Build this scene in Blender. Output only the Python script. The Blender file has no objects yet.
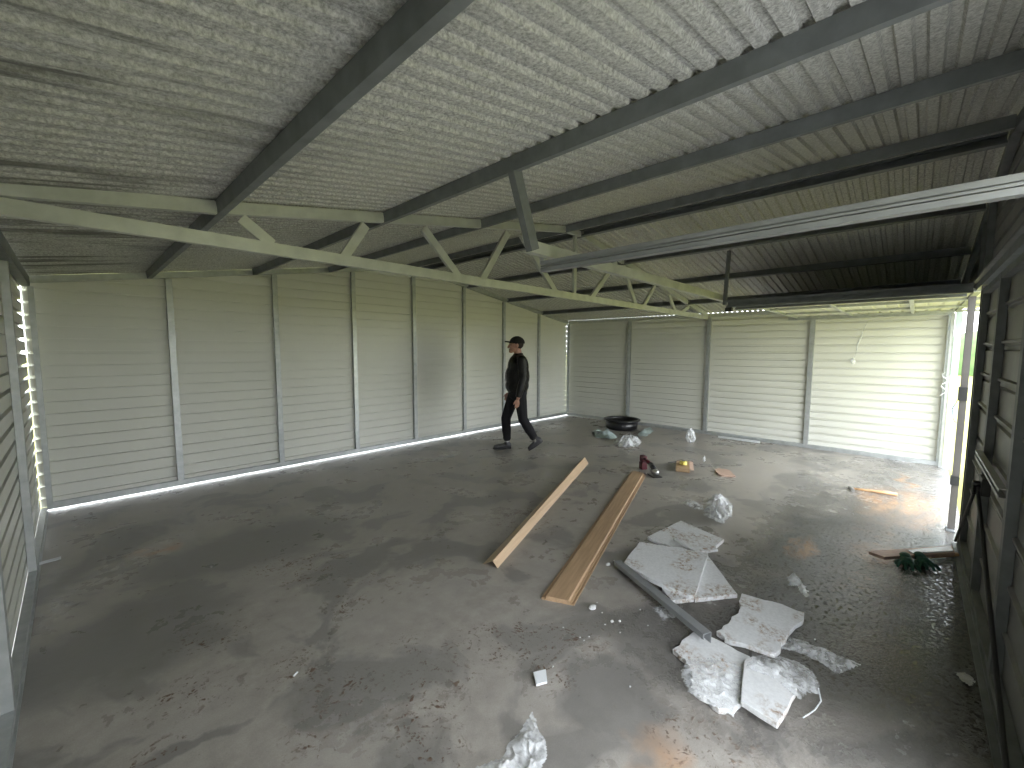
import bpy, bmesh, math, random
from mathutils import Vector, Matrix, noise
random.seed(7)
sc = bpy.context.scene
COL = sc.collection
V = Vector

# ------------------------------------------------------------------ the shed, in metres
XL, XB, YA, YF = -0.265, 8.32, 6.10, -0.345
H, RISE = 2.224, 0.71
MID, HALF = (XL + XB) / 2, (XB - XL) / 2
DEP = 0.075
def top(x): return H + RISE * (1 - abs(x - MID) / HALF)

# ------------------------------------------------------------------ materials
def newmat(name):
    m = bpy.data.materials.new(name); m.use_nodes = True
    nt = m.node_tree; b = nt.nodes['Principled BSDF']
    return m, nt, b
def nd(nt, t, **k):
    n = nt.nodes.new(t)
    for a, v in k.items(): setattr(n, a, v)
    return n
def coords(nt, scale=(1, 1, 1), rot=0):
    tc = nd(nt, 'ShaderNodeNewGeometry'); mp = nd(nt, 'ShaderNodeMapping')
    if rot:
        m0 = nd(nt, 'ShaderNodeMapping'); m0.inputs['Rotation'].default_value = (0, 0, -math.radians(rot)); mp.inputs['Scale'].default_value = scale
        nt.links.new(tc.outputs['Position'], m0.inputs['Vector']); nt.links.new(m0.outputs['Vector'], mp.inputs['Vector']); return mp.outputs['Vector']
    mp.inputs['Scale'].default_value = scale
    nt.links.new(tc.outputs['Position'], mp.inputs['Vector']); return mp.outputs['Vector']
def noise_n(nt, vec, scale, detail=4, rough=.55, dist=0):
    n = nd(nt, 'ShaderNodeTexNoise'); n.inputs['Scale'].default_value = scale
    n.inputs['Detail'].default_value = detail; n.inputs['Roughness'].default_value = rough
    n.inputs['Distortion'].default_value = dist
    nt.links.new(vec, n.inputs['Vector']); return n.outputs['Fac']
def ramp(nt, fac, stops):
    r = nd(nt, 'ShaderNodeValToRGB'); e = r.color_ramp.elements
    e[0].position, e[0].color = stops[0][0], (*stops[0][1], 1)
    e[1].position, e[1].color = stops[-1][0], (*stops[-1][1], 1)
    for p, c in stops[1:-1]:
        x = e.new(p); x.color = (*c, 1)
    nt.links.new(fac, r.inputs['Fac']); return r.outputs['Color']
def rampv(nt, fac, a, b, va=0., vb=1.):
    m = nd(nt, 'ShaderNodeMapRange'); m.inputs['From Min'].default_value = a; m.inputs['From Max'].default_value = b
    m.inputs['To Min'].default_value = va; m.inputs['To Max'].default_value = vb
    nt.links.new(fac, m.inputs['Value']); return m.outputs['Result']
def mix(nt, fac, a, b):
    m = nd(nt, 'ShaderNodeMix', data_type='RGBA')
    for s, v in ((m.inputs[0], fac), (m.inputs[6], a), (m.inputs[7], b)):
        if hasattr(v, 'is_linked') or hasattr(v, 'links'): nt.links.new(v, s)
        elif isinstance(v, (int, float)): s.default_value = v
        else: s.default_value = (*v, 1)
    return m.outputs[2]
def math_n(nt, op, a, b=None):
    m = nd(nt, 'ShaderNodeMath', operation=op)
    for i, v in enumerate((a, b)):
        if v is None: continue
        if isinstance(v, (int, float)): m.inputs[i].default_value = v
        else: nt.links.new(v, m.inputs[i])
    return m.outputs[0]
def bump(nt, b, h, strength=.3, dist=.01):
    n = nd(nt, 'ShaderNodeBump'); n.inputs['Strength'].default_value = strength; n.inputs['Distance'].default_value = dist
    nt.links.new(h, n.inputs['Height']); nt.links.new(n.outputs['Normal'], b.inputs['Normal'])
def mat(name, c1, c2=None, rough=.5, metal=0., scale=6, bmp=0., bscale=40, stretch=(1, 1, 1), spec=.5, bdist=.004, rot=0):
    m, nt, b = newmat(name); c2 = c2 or tuple(x * .8 for x in c1)
    v = coords(nt, stretch, rot)
    f = noise_n(nt, v, scale)
    nt.links.new(ramp(nt, f, [(.3, c2), (.7, c1)]), b.inputs['Base Color'])
    b.inputs['Roughness'].default_value = rough; b.inputs['Metallic'].default_value = metal
    b.inputs['Specular IOR Level'].default_value = spec
    if bmp: bump(nt, b, noise_n(nt, v, bscale), bmp, bdist)
    return m

M = {}
M['galv'] = mat('galvanised_steel', (.50, .52, .52), (.38, .40, .40), rough=.42, metal=.55, scale=14)
M['galv_green'] = mat('galvanised_truss_steel', (.60, .62, .56), (.47, .49, .45), rough=.45, metal=.4, scale=9)
M['galv_dull'] = mat('dull_galvanised_steel', (.22, .235, .24), (.16, .172, .175), rough=.6, metal=.35, scale=10)
M['cream'] = mat('cream_coated_sheet', (.65, .652, .595), (.605, .608, .555), rough=.42, scale=1.2)
M['grey_sheet'] = mat('grey_coated_sheet', (.27, .27, .26), (.20, .20, .195), rough=.5, scale=5, bmp=.2)
M['black_steel'] = mat('black_steel', (.03, .03, .03), rough=.5)
M['blue_trim'] = mat('pale_blue_trim', (.55, .66, .74), (.5, .6, .7), rough=.5)
M['foam'] = None
M['grass'] = mat('grass_field', (.33, .32, .07), (.26, .25, .05), rough=.9, scale=3)
M['bounce_gravel'] = mat('grey_bounce_gravel', (.40, .39, .36), (.26, .25, .235), rough=.95, scale=45)
M['post_backlit'] = mat('backlit_shade_steel', (.13, .12, .11), (.09, .083, .078), rough=.6, metal=.2)  # base colour darkened to carry the backlit shade of the door posts
M['rail'] = mat('rolled_track_steel', (.31, .32, .33), (.24, .25, .26), rough=.5, metal=.4)
M['leaf'] = mat('hedge_leaves', (.10, .17, .05), (.05, .09, .03), rough=.9, scale=2, bmp=.6, bscale=4)
M['wood'] = mat('wood_print', (.48, .325, .20), (.35, .235, .14), rough=.42, scale=6, stretch=(.6, 9, 9), rot=17.5)
M['wood_light'] = mat('pale_wood_print', (.62, .46, .30), (.50, .35, .22), rough=.45, scale=6, stretch=(.6, 9, 9), rot=20)
M['wood_board'] = mat('raw_pink_board', (.50, .35, .27), (.40, .27, .21), rough=.7, scale=12, stretch=(1, 6, 6), rot=-50)
M['wood_orange'] = mat('hammer_handle_wood', (.60, .36, .18), (.48, .28, .14), rough=.5)
M['card'] = mat('cardboard', (.52, .36, .21), (.44, .30, .17), rough=.8)
M['card_pink'] = mat('torn_cardboard', (.56, .40, .32), (.42, .28, .21), rough=.8, scale=20)
M['white'] = mat('white_plastic', (.78, .80, .82), (.72, .74, .77), rough=.4)
M['offwhite'] = mat('white_rag', (.70, .69, .64), (.55, .54, .5), rough=.8)
M['black_plastic'] = mat('black_rubber', (.018, .018, .02), (.012, .012, .014), rough=.28)
M['maroon'] = mat('maroon_tool_plastic', (.10, .012, .02), (.07, .01, .015), rough=.4)
M['silver'] = mat('silver_metal', (.6, .6, .6), (.5, .5, .5), rough=.3, metal=.8)
M['yellow'] = mat('yellow_plastic', (.85, .72, .18), (.8, .66, .14), rough=.4)
M['green_glove'] = mat('dark_green_knit', (.015, .085, .055), (.01, .055, .035), rough=.85, scale=60, bmp=.4, bscale=200)
M['tarp'] = mat('blue_grey_wrap', (.46, .54, .54), (.30, .37, .37), rough=.4, scale=8)
M['skin'] = mat('skin', (.42, .23, .17), (.36, .19, .14), rough=.5)
M['jacket'] = mat('black_jacket', (.007, .007, .008), (.005, .005, .005), rough=.36, bmp=.5, bscale=14, bdist=.03, spec=.35)
M['trousers'] = mat('charcoal_trousers', (.020, .020, .023), (.015, .015, .017), rough=.85, spec=.2)
M['shoe'] = mat('grey_shoe', (.045, .045, .048), (.03, .03, .034), rough=.5, scale=20)
M['sole'] = mat('dark_sole', (.02, .02, .02), rough=.7)
M['sock'] = mat('pale_sock', (.5, .48, .47), rough=.9)
M['cap'] = mat('black_cap', (.008, .008, .009), rough=.8)
M['hair'] = mat('dark_hair', (.03, .022, .018), rough=.8)
M['eye'] = mat('eye', (.05, .04, .04), rough=.2)

def mk_foam():
    m, nt, b = newmat('dirty_white_foam')
    v = coords(nt)
    base = ramp(nt, noise_n(nt, v, 60, 2), [(.3, (.56, .565, .57)), (.7, (.66, .665, .67))])
    dirt = ramp(nt, noise_n(nt, v, 22, 5), [(.3, (.16, .10, .06)), (.7, (.36, .27, .19))])
    f = math_n(nt, 'MULTIPLY', rampv(nt, noise_n(nt, v, 5.5, 2, .5), .47, .60), rampv(nt, noise_n(nt, v, 34, 6, .7), .46, .62))
    nt.links.new(mix(nt, f, base, dirt), b.inputs['Base Color']); b.inputs['Roughness'].default_value = .75
    bump(nt, b, noise_n(nt, v, 120, 2), .25, .003)
    return m
M['foam'] = mk_foam()

def mk_fleece():
    # anti-condensation fleece bonded under the roof sheets
    m, nt, b = newmat('grey_roof_fleece')
    v = coords(nt); vs = coords(nt, (.45, 5.0, 1))
    c = ramp(nt, noise_n(nt, v, 75, 5, .75), [(.35, (.27, .27, .255)), (.5, (.47, .472, .447)), (.64, (.66, .662, .63))])
    lo = noise_n(nt, v, 1.1, 3)
    c = mix(nt, rampv(nt, lo, .4, .65, 0, .3), c, (.47, .475, .42))
    # dark damp streaks along the ribs near the left eave
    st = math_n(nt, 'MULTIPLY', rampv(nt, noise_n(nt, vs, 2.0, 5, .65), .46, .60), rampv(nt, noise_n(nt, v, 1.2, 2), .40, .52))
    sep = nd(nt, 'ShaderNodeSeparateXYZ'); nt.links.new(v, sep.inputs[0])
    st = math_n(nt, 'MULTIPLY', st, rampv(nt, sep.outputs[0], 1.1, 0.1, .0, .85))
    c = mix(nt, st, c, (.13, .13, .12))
    nt.links.new(c, b.inputs['Base Color']); b.inputs['Roughness'].default_value = .95
    b.inputs['Specular IOR Level'].default_value = .15
    bump(nt, b, noise_n(nt, v, 110, 4, .7), .7, .006)
    return m
M['fleece'] = mk_fleece()

MUD = [((1.084, 3.040), .16), ((1.157, 3.273), .12), ((0.464, 2.769), .14), ((0.281, 2.322), .13), ((0.787, 1.882), .16), ((0.931, 3.356), .15),
       ((1.206, 1.887), .10), ((1.140, 1.586), .16), ((1.174, 2.515), .12), ((1.473, 1.669), .14), ((1.598, 1.243), .14), ((0.594, 1.712), .10),
       ((1.051, 1.527), .2), ((0.714, 2.185), .16), ((1.683, 1.452), .14), ((2.499, 1.149), .1), ((2.849, 2.621), .3), ((0.157, 2.030), .07), ((1.825, 7.156), .2),
       ((1.830, 1.299), .2), ((1.309, 2.809), .1), ((0.900, 1.383), .14), ((1.714, 0.553), .2)]
DARK = [((0.423, 2.799), .13, .06), ((0.948, 3.842), .9, .5), ((0.127, 3.058), .6, .5), ((2.181, 0.938), .35, .3), ((1.630, 0.927), .3, .25), ((0.231, 1.995), .2, .05),
        ((2.937, 1.442), .5, .3), ((5.387, 2.397), .5, .25), ((6.196, 0.952), .5, .25), ((3.147, 0.191), .9, .5), ((1.435, 2.987), .6, .15)]
def mk_floor():
    m, nt, b = newmat('wet_concrete')
    v = coords(nt)
    sep = nd(nt, 'ShaderNodeSeparateXYZ'); nt.links.new(v, sep.inputs[0]); X, Y = sep.outputs[0], sep.outputs[1]
    # warped position for ragged edges
    nz = nd(nt, 'ShaderNodeTexNoise'); nz.inputs['Scale'].default_value = 3.0; nz.inputs['Detail'].default_value = 5
    nt.links.new(v, nz.inputs['Vector'])
    sub = nd(nt, 'ShaderNodeVectorMath', operation='SUBTRACT'); nt.links.new(nz.outputs['Color'], sub.inputs[0]); sub.inputs[1].default_value = (.5, .5, .5)
    scl = nd(nt, 'ShaderNodeVectorMath', operation='SCALE'); nt.links.new(sub.outputs[0], scl.inputs[0]); scl.inputs['Scale'].default_value = .55
    add = nd(nt, 'ShaderNodeVectorMath', operation='ADD'); nt.links.new(v, add.inputs[0]); nt.links.new(scl.outputs[0], add.inputs[1])
    W = add.outputs[0]
    def blob(p, rx, ry, vec=W, soft=.5):
        s = nd(nt, 'ShaderNodeVectorMath', operation='SUBTRACT'); nt.links.new(vec, s.inputs[0]); s.inputs[1].default_value = (p[0], p[1], 0)
        q = nd(nt, 'ShaderNodeVectorMath', operation='MULTIPLY'); nt.links.new(s.outputs[0], q.inputs[0]); q.inputs[1].default_value = (1 / rx, 1 / ry, 0)
        l = nd(nt, 'ShaderNodeVectorMath', operation='LENGTH'); nt.links.new(q.outputs[0], l.inputs[0])
        return rampv(nt, l.outputs['Value'], 1., 1. - soft)
    def union(L):
        o = L[0]
        for x in L[1:]: o = math_n(nt, 'MAXIMUM', o, x)
        return o
    grain = noise_n(nt, v, 160, 3, .7)
    fine = noise_n(nt, v, 9, 6, .65)
    c = ramp(nt, fine, [(.3, (.275, .250, .222)), (.5, (.345, .316, .283)), (.72, (.43, .398, .360))])
    c = mix(nt, rampv(nt, noise_n(nt, v, 1.3, 4, .6), .40, .62, 0, .55), c, (.385, .358, .328))   # dried pale cement
    c = mix(nt, rampv(nt, grain, .35, .68, 0, .30), c, (.17, .165, .155))
    damp = union([blob(p, rx, ry, soft=.35) for p, rx, ry in DARK])
    damp2 = rampv(nt, noise_n(nt, v, 1.7, 4, .55, .6), .52, .58, 0, .55)
    damp = math_n(nt, 'MAXIMUM', math_n(nt, 'MULTIPLY', damp, .62), damp2)
    c = mix(nt, damp, c, (.13, .128, .124))
    # wet zone by the roller door and along the front wall
    wl = nd(nt, 'ShaderNodeMath', operation='MULTIPLY_ADD'); nt.links.new(X, wl.inputs[0]); wl.inputs[1].default_value = -.10; wl.inputs[2].default_value = 1.40
    wet = rampv(nt, math_n(nt, 'SUBTRACT', wl.outputs[0], math_n(nt, 'SUBTRACT', Y, math_n(nt, 'MULTIPLY', math_n(nt, 'SUBTRACT', noise_n(nt, v, 2.2, 4), .5), 1.2))), -.15, .45)
    wet = math_n(nt, 'MULTIPLY', wet, rampv(nt, X, 1.6, 2.6))
    wet = math_n(nt, 'MULTIPLY', wet, rampv(nt, X, 6.3, 5.0, .45, 1.))
    c = mix(nt, math_n(nt, 'MULTIPLY', wet, .9), c, (.018, .016, .014))
    # rust coloured mud wash
    rust = math_n(nt, 'MULTIPLY', union([blob(p, a, bb, soft=.8) for p, a, bb in [((5.954, -0.087), .9, .30), ((5.969, 0.187), .7, .22), ((9.245, 1.158), .4, .06), ((4.101, 0.602), .35, .12), ((1.461, 0.692), .25, .15), ((0.393, 4.289), .2, .1), ((7.080, 0.051), .5, .08)]]),
                  rampv(nt, noise_n(nt, coords(nt, (1, 3, 1)), 3.5, 5, .6), .30, .55))
    c = mix(nt, math_n(nt, 'MULTIPLY', rust, .75), c, (.42, .25, .14))
    mudmask = union([blob(p, r * 1.5, r * 1.5, soft=.6) for p, r in MUD])
    vor = nd(nt, 'ShaderNodeTexVoronoi'); vor.inputs['Scale'].default_value = 30; nt.links.new(W, vor.inputs['Vector'])
    spots = math_n(nt, 'MULTIPLY', rampv(nt, vor.outputs['Distance'], .42, .30), rampv(nt, noise_n(nt, v, 11, 3), .52, .60))
    mud = math_n(nt, 'MULTIPLY', mudmask, math_n(nt, 'MAXIMUM', spots, rampv(nt, noise_n(nt, v, 34, 5, .75), .57, .63)))
    speck = math_n(nt, 'MULTIPLY', rampv(nt, noise_n(nt, v, 48, 3, .7), .70, .73), rampv(nt, noise_n(nt, v, 1.4, 2), .42, .58))
    mud = math_n(nt, 'MAXIMUM', mud, math_n(nt, 'MULTIPLY', speck, .8))
    c = mix(nt, math_n(nt, 'MULTIPLY', mud, .9), c, (.115, .068, .042))
    nt.links.new(c, b.inputs['Base Color'])
    r = rampv(nt, fine, .3, .7, .26, .48)
    pud = rampv(nt, noise_n(nt, v, 1.9, 5, .6, .5), .52, .62)
    r = math_n(nt, 'SUBTRACT', r, math_n(nt, 'MULTIPLY', pud, .12))
    r = math_n(nt, 'SUBTRACT', r, math_n(nt, 'MULTIPLY', wet, .22))
    r = math_n(nt, 'MAXIMUM', r, .06)
    r = math_n(nt, 'ADD', r, math_n(nt, 'MULTIPLY', mud, .35))
    nt.links.new(r, b.inputs['Roughness'])
    b.inputs['Specular IOR Level'].default_value = .5
    vs = v
    hgt = math_n(nt, 'ADD', math_n(nt, 'MULTIPLY', fine, .25), math_n(nt, 'MULTIPLY', math_n(nt, 'MULTIPLY', rampv(nt, noise_n(nt, vs, 38, 4, .7), .45, .62), wet), .7))
    hgt = math_n(nt, 'ADD', hgt, math_n(nt, 'MULTIPLY', mud, .4))
    bump(nt, b, hgt, .5, .012)
    return m
M['floor'] = mk_floor()

def mk_film(name, alpha, tint=(.86, .88, .90)):
    m, nt, b = newmat(name)
    b.inputs['Base Color'].default_value = (*tint, 1); b.inputs['Roughness'].default_value = .3
    b.inputs['Specular IOR Level'].default_value = .55
    t = nd(nt, 'ShaderNodeBsdfTransparent'); mx = nd(nt, 'ShaderNodeMixShader')
    v = coords(nt)
    f = rampv(nt, noise_n(nt, v, 28, 4, .6), .35, .65, alpha - .18, alpha + .18)
    nt.links.new(f, mx.inputs[0]); nt.links.new(t.outputs[0], mx.inputs[1]); nt.links.new(b.outputs[0], mx.inputs[2])
    nt.links.new(mx.outputs[0], nt.nodes['Material Output'].inputs['Surface'])
    return m
M['film'] = mk_film('clear_plastic_film', .30)
M['film_white'] = mk_film('milky_plastic_film', .48)

# ------------------------------------------------------------------ mesh builder
class MB:
    def __init__(s): s.v = []; s.f = []
    def add(s, vs, fs):
        o = len(s.v); s.v += [V(p) for p in vs]; s.f += [tuple(i + o for i in f) for f in fs]; return s
    def box(s, a, b):
        x0, y0, z0 = a; x1, y1, z1 = b
        return s.add([(x0, y0, z0), (x1, y0, z0), (x1, y1, z0), (x0, y1, z0), (x0, y0, z1), (x1, y0, z1), (x1, y1, z1), (x0, y1, z1)],
                     [(0, 3, 2, 1), (4, 5, 6, 7), (0, 1, 5, 4), (1, 2, 6, 5), (2, 3, 7, 6), (3, 0, 4, 7)])
    def extr(s, out, p0, p1, U, W, shear=None):
        p0, p1, U, W = V(p0), V(p1), V(U), V(W); n = len(out)
        vs = [p0 + U * u + W * w for u, w in out] + [p1 + U * u + W * w for u, w in out]
        fs = [(i, (i + 1) % n, n + (i + 1) % n, n + i) for i in range(n)]
        return s.add(vs, fs + [tuple(range(n - 1, -1, -1)), tuple(range(n, 2 * n))])
    def prism(s, pts, z0, z1):
        n = len(pts); a = sum(pts[i][0] * pts[(i + 1) % n][1] - pts[(i + 1) % n][0] * pts[i][1] for i in range(n))
        if a < 0: pts = pts[::-1]
        return s.extr([(0, 0)] * 0 or [(p[0], p[1]) for p in pts], (0, 0, z0), (0, 0, z1), (1, 0, 0), (0, 1, 0))
    def tube(s, pts, r, n=8):
        pts = [V(p) for p in pts]; rs = r if isinstance(r, (list, tuple)) else [r] * len(pts); rings = []
        for i, p in enumerate(pts):
            t = (pts[min(i + 1, len(pts) - 1)] - pts[max(i - 1, 0)]).normalized()
            a = t.cross(V((0, 0, 1)));  a = V((1, 0, 0)) if a.length < 1e-3 else a.normalized(); b = t.cross(a)
            rings.append([p + (a * math.cos(2 * math.pi * k / n) + b * math.sin(2 * math.pi * k / n)) * rs[i] for k in range(n)])
        vs = [q for r_ in rings for q in r_]; fs = []
        for i in range(len(pts) - 1):
            for k in range(n): fs.append((i * n + k, i * n + (k + 1) % n, (i + 1) * n + (k + 1) % n, (i + 1) * n + k))
        return s.add(vs, fs + [tuple(range(n - 1, -1, -1)), tuple(range((len(pts) - 1) * n, len(pts) * n))])
    def ball(s, c, r, n=10, m=7, axes=None):
        c = V(c); r = (r, r, r) if isinstance(r, (int, float)) else r
        ax = axes or (V((1, 0, 0)), V((0, 1, 0)), V((0, 0, 1)))
        P = lambda th, ph: c + ax[0] * (r[0] * math.sin(th) * math.cos(ph)) + ax[1] * (r[1] * math.sin(th) * math.sin(ph)) + ax[2] * (r[2] * math.cos(th))
        vs = [P(0, 0)] + [P(math.pi * j / m, 2 * math.pi * k / n) for j in range(1, m) for k in range(n)] + [P(math.pi, 0)]
        fs = [(0, 1 + k, 1 + (k + 1) % n) for k in range(n)]
        for j in range(m - 2):
            for k in range(n): fs.append((1 + j * n + k, 1 + (j + 1) * n + k, 1 + (j + 1) * n + (k + 1) % n, 1 + j * n + (k + 1) % n))
        L = len(vs) - 1; b = 1 + (m - 2) * n
        return s.add(vs, fs + [(L, b + (k + 1) % n, b + k) for k in range(n)])
    def cap(s, a, b, ra, rb, n=10):     # tapered capsule
        a, b = V(a), V(b); s.tube([a, b], [ra, rb], n); s.ball(a, ra, n, 6); s.ball(b, rb, n, 6); return s

def put(name, mb, m, parent=None, label=None, cat=None, group=None, kind=None, smooth=False, bevel=0, origin=None):
    lo = V((min(p.x for p in mb.v), min(p.y for p in mb.v), min(p.z for p in mb.v)))
    hi = V((max(p.x for p in mb.v), max(p.y for p in mb.v), max(p.z for p in mb.v)))
    o0 = V(origin) if origin else V(((lo.x + hi.x) / 2, (lo.y + hi.y) / 2, lo.z))
    me = bpy.data.meshes.new(name); me.from_pydata([p - o0 for p in mb.v], [], mb.f); me.update()
    bm = bmesh.new(); bm.from_mesh(me); bmesh.ops.recalc_face_normals(bm, faces=bm.faces); bm.to_mesh(me); bm.free()
    me.materials.append(M[m] if isinstance(m, str) else m)
    if smooth:
        for p in me.polygons: p.use_smooth = True
    o = bpy.data.objects.new(name, me); COL.objects.link(o)
    if parent:
        o.parent = parent; o.location = o0 - V(parent['w'])
    else: o.location = o0
    o['w'] = [o0.x, o0.y, o0.z]
    if bevel:
        b = o.modifiers.new('bevel', 'BEVEL'); b.width = bevel; b.segments = 2
    if label: o['label'] = label
    if cat: o['category'] = cat
    if group: o['group'] = group
    if kind: o['kind'] = kind
    return o
def thing(name, loc, label, cat, group=None):
    o = bpy.data.objects.new(name, None); COL.objects.link(o); o.location = loc; o.empty_display_size = .1
    o['w'] = list(loc); o['label'] = label; o['category'] = cat
    if group: o['group'] = group
    return o
def struct(name, mb, m, parent=None, **k): return put(name, mb, m, parent, kind='structure' if not parent else None, **k)

def C(w, d, t=.003, l=.014):            # C section: web at u=0, flanges v=0 and v=d, lips
    return [(0, 0), (w, 0), (w, l), (w - t, l), (w - t, t), (t, t), (t, d - t), (w - t, d - t), (w - t, d - l), (w, d - l), (w, d), (0, d)]
def R4(w, d): return [(0, 0), (w, 0), (w, d), (0, d)]

# ------------------------------------------------------------------ setting
PITCH = .1195
def profile(z0, z1, depth=.03, pitch=PITCH, flat=.088, slope=.001):
    # (z, outward offset) of horizontal trapezoidal cladding
    pts = []; z = z0; g = pitch - flat - 2 * slope
    while z < z1:
        for dz, d in ((0, 0), (flat, 0), (flat + slope, depth), (flat + slope + g, depth)):
            if z + dz <= z1: pts.append((z + dz, d))
        z += pitch
    pts.append((z1, pts[-1][1])); return pts
def sheet_rows(rows):                   # rows = list of (pA, pB) world points
    mb = MB(); vs = []
    for a, b in rows: vs += [a, b]
    mb.add(vs, [(2 * i, 2 * i + 1, 2 * i + 3, 2 * i + 2) for i in range(len(rows) - 1)]); return mb
def gable_sheet(y, sgn, x0, x1, z0, lift=.066, depth=.03):
    rows = []
    for z, d in profile(z0, top(MID) + lift - .003, depth):
        a, b = x0, x1
        if z > H + lift:
            k = (z - H - lift) / RISE * HALF
            a, b = max(x0, XL + k), min(x1, XB - k)
        if b - a < .01: break
        rows.append(((a, y + sgn * d, z), (b, y + sgn * d, z)))
    return sheet_rows(rows)
STUD = .045
struct('wall_back', gable_sheet(YA + STUD, 1, XL - .042, XB + .042, .035), 'cream')
rows = [((XB + STUD + d, YF + .0, z), (XB + STUD + d, YA + .03, z)) for z, d in profile(.035, H + .066)]
struct('wall_right', sheet_rows(rows), 'cream')
rows = [((XL - STUD - d, YF, z), (XL - STUD - d, YA + .036, z)) for z, d in profile(.035, H + .066)]
struct('wall_left', sheet_rows(rows), 'cream')
# front wall: gable above the doors and the narrow strip beside the far jamb
fw = gable_sheet(YF - STUD, -1, XL - .02, XB + .02, 2.20)
struct('wall_front', fw, 'grey_sheet')
rows = [((XL - .02, YF - STUD - d, z), (.75, YF - STUD - d, z)) for z, d in profile(.035, 2.2)]
struct('wall_front_corner', sheet_rows(rows), 'cream')  # stops short: the unseen opening beside it is added to light the room

# roof
def roof(xa, xb, name):
    prof = []; y = YF - .16
    while y < YA + .14:
        for dy, dz in ((0, 0), (.038, 0), (.047, .018), (.074, .018)): prof.append((y + dy, dz))
        y += .083
    zz = lambda x: top(x) + DEP + .001
    return sheet_rows([((xa, y, zz(xa) + dz), (xb, y, zz(xb) + dz)) for y, dz in prof])
rl = roof(XL - .05, MID - .03, 'l'); rr = roof(MID + .03, XB + .05, 'r')
cl = MB(); cl.add(rl.v, rl.f); cl.add(rr.v, rr.f)
struct('ceiling', cl, 'fleece')
rc = MB()
for s in (-1, 1):
    a = V((MID, YF - .18, top(MID) + DEP + .035)); e = V((MID + s * .16, YF - .18, top(MID + .16) + DEP + .023))
    rc.add([a, e, e + V((0, 6.8, 0)), a + V((0, 6.8, 0))], [(0, 1, 2, 3)])
struct('trim_1', rc, 'galv_dull')

# floor and outside
fl = MB(); fl.box((XL - .13, YF - .06, -.12), (XB + .13, YA + .16, 0)); struct('floor', fl, 'floor')
g = MB(); n = 24; S = 120
g.add([(-S + 2 * S * i / n + 4, -S + 2 * S * j / n, -.06) for j in range(n + 1) for i in range(n + 1)],
      [(j * (n + 1) + i, j * (n + 1) + i + 1, (j + 1) * (n + 1) + i + 1, (j + 1) * (n + 1) + i) for j in range(n) for i in range(n)])
put('lawn', g, 'grass', kind='structure')
struct('bounce_gravel_apron', MB().box((-6, -5, -.07), (4.9, YF - .07, -.045)).box((-6, YF - .07, -.07), (XL - .15, 5, -.045)), 'bounce_gravel')  # unseen ground added so the light bounced inside is less green
def hedge(c, sx, sy, h, seed):
    mb = MB(); mb.ball((0, 0, 0), 1, 28, 16); out = MB()
    for p in mb.v:
        q = V((p.x * sx, p.y * sy, max(p.z, -.05) * h)); q *= 1 + .22 * noise.noise(q * .8 + V((seed, 0, 0))); out.v.append(q + V(c))
    out.f = mb.f; return out
for i, (c, sx, sy, h, lab) in enumerate([((46, -6, 0), 7, 6, 3.4, 'low green hedge beyond the field, straight ahead through the open door'),
                                         ((58, -19, 0), 8, 6, 4.4, 'taller green hedge beyond the field, seen beside the door post')]):
    put('hedge', hedge(c, sx, sy, h, i * 9), 'leaf', label=lab, cat='hedge', smooth=True)

# base channels (lifted a little off the slab, daylight shows under the long wall)
def chan(p0, p1, U, W, w, d, **k):
    mb = MB(); mb.extr(C(w, d, .003, .012), p0, p1, U, W); return mb
b = MB(); b.box((XL, YA, .019), (XB, YA + .042, .082)); b.box((XL, YA - .004, .078), (XB, YA, .084)); struct('baseboard_back', b, 'galv')
b = MB(); b.box((XB, YF, .002), (XB + .042, YA, .062)); struct('baseboard_right', b, 'galv')
b = MB(); b.box((XL - .042, YF, .001), (XL, YA, .045)); b.box((XL, YF, .001), (XL + .01, YA, .008)); struct('baseboard_left', b, 'galv')
b = MB(); b.box((2.0, YF - .05, .001), (5.05, YF + .005, .028)); b.box((2.0, YF + .005, .001), (5.05, YF + .03, .010)); struct('baseboard_front', b, 'galv_dull')
# top rails under the roof
b = MB(); b.box((XB - .004, YF, H), (XB + .04, YA, H + .0725)); struct('trim_2', b, 'galv_green')
b = MB(); b.box((XL - .04, YF, H - .03), (XL + .02, YA, H + .06)); struct('trim_3', b, 'galv_dull')
for nm, y, m in (('trim_4', YA - .005, 'galv'), ('trim_5', YF - .04, 'galv_dull')):
    b = MB()
    for xa, xb in ((XL + .01, MID), (MID, XB - .01)):
        b.extr([(0, 0), (.045, 0), (.045, .068), (0, .068)], (xa, y, top(xa)), (xb, y, top(xb)), (0, 1, 0), (0, 0, 1))
    struct(nm, b, m)

# ------------------------------------------------------------------ steel studs
ordn = ['first', 'second', 'third', 'fourth', 'fifth', 'sixth', 'seventh', 'eighth']
for i, x in enumerate([.76, 1.849, 2.918, 3.968, 5.056, 6.111, 7.22]):
    mb = MB(); mb.extr(C(.06, .042), (x, YA + .001, .084), (x, YA + .001, min(top(x), top(x + .06)) - .002), (1, 0, 0), (0, 1, 0))
    put('steel_stud', mb, 'galv', label='galvanised steel stud on the long cream back wall, %s from its left corner' % ordn[i], cat='steel stud', group='studs along the long back wall')
for i, y in enumerate([4.52, 2.88, 1.27]):
    mb = MB(); mb.extr(C(.065, .04), (XB + .001, y, .063), (XB + .001, y, H - .002), (0, -1, 0), (1, 0, 0))
    put('steel_stud', mb, 'galv', label='galvanised steel stud on the far right cream wall, %s from the far corner' % ordn[i], cat='steel stud', group='studs along the right wall')
put('steel_stud', MB().extr(C(.065, .04), (XL - .001, 1.09, .046), (XL - .001, 1.09, H - .032), (0, 1, 0), (-1, 0, 0)), 'galv', label='galvanised steel stud on the left wall beside the camera', cat='steel stud')
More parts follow.
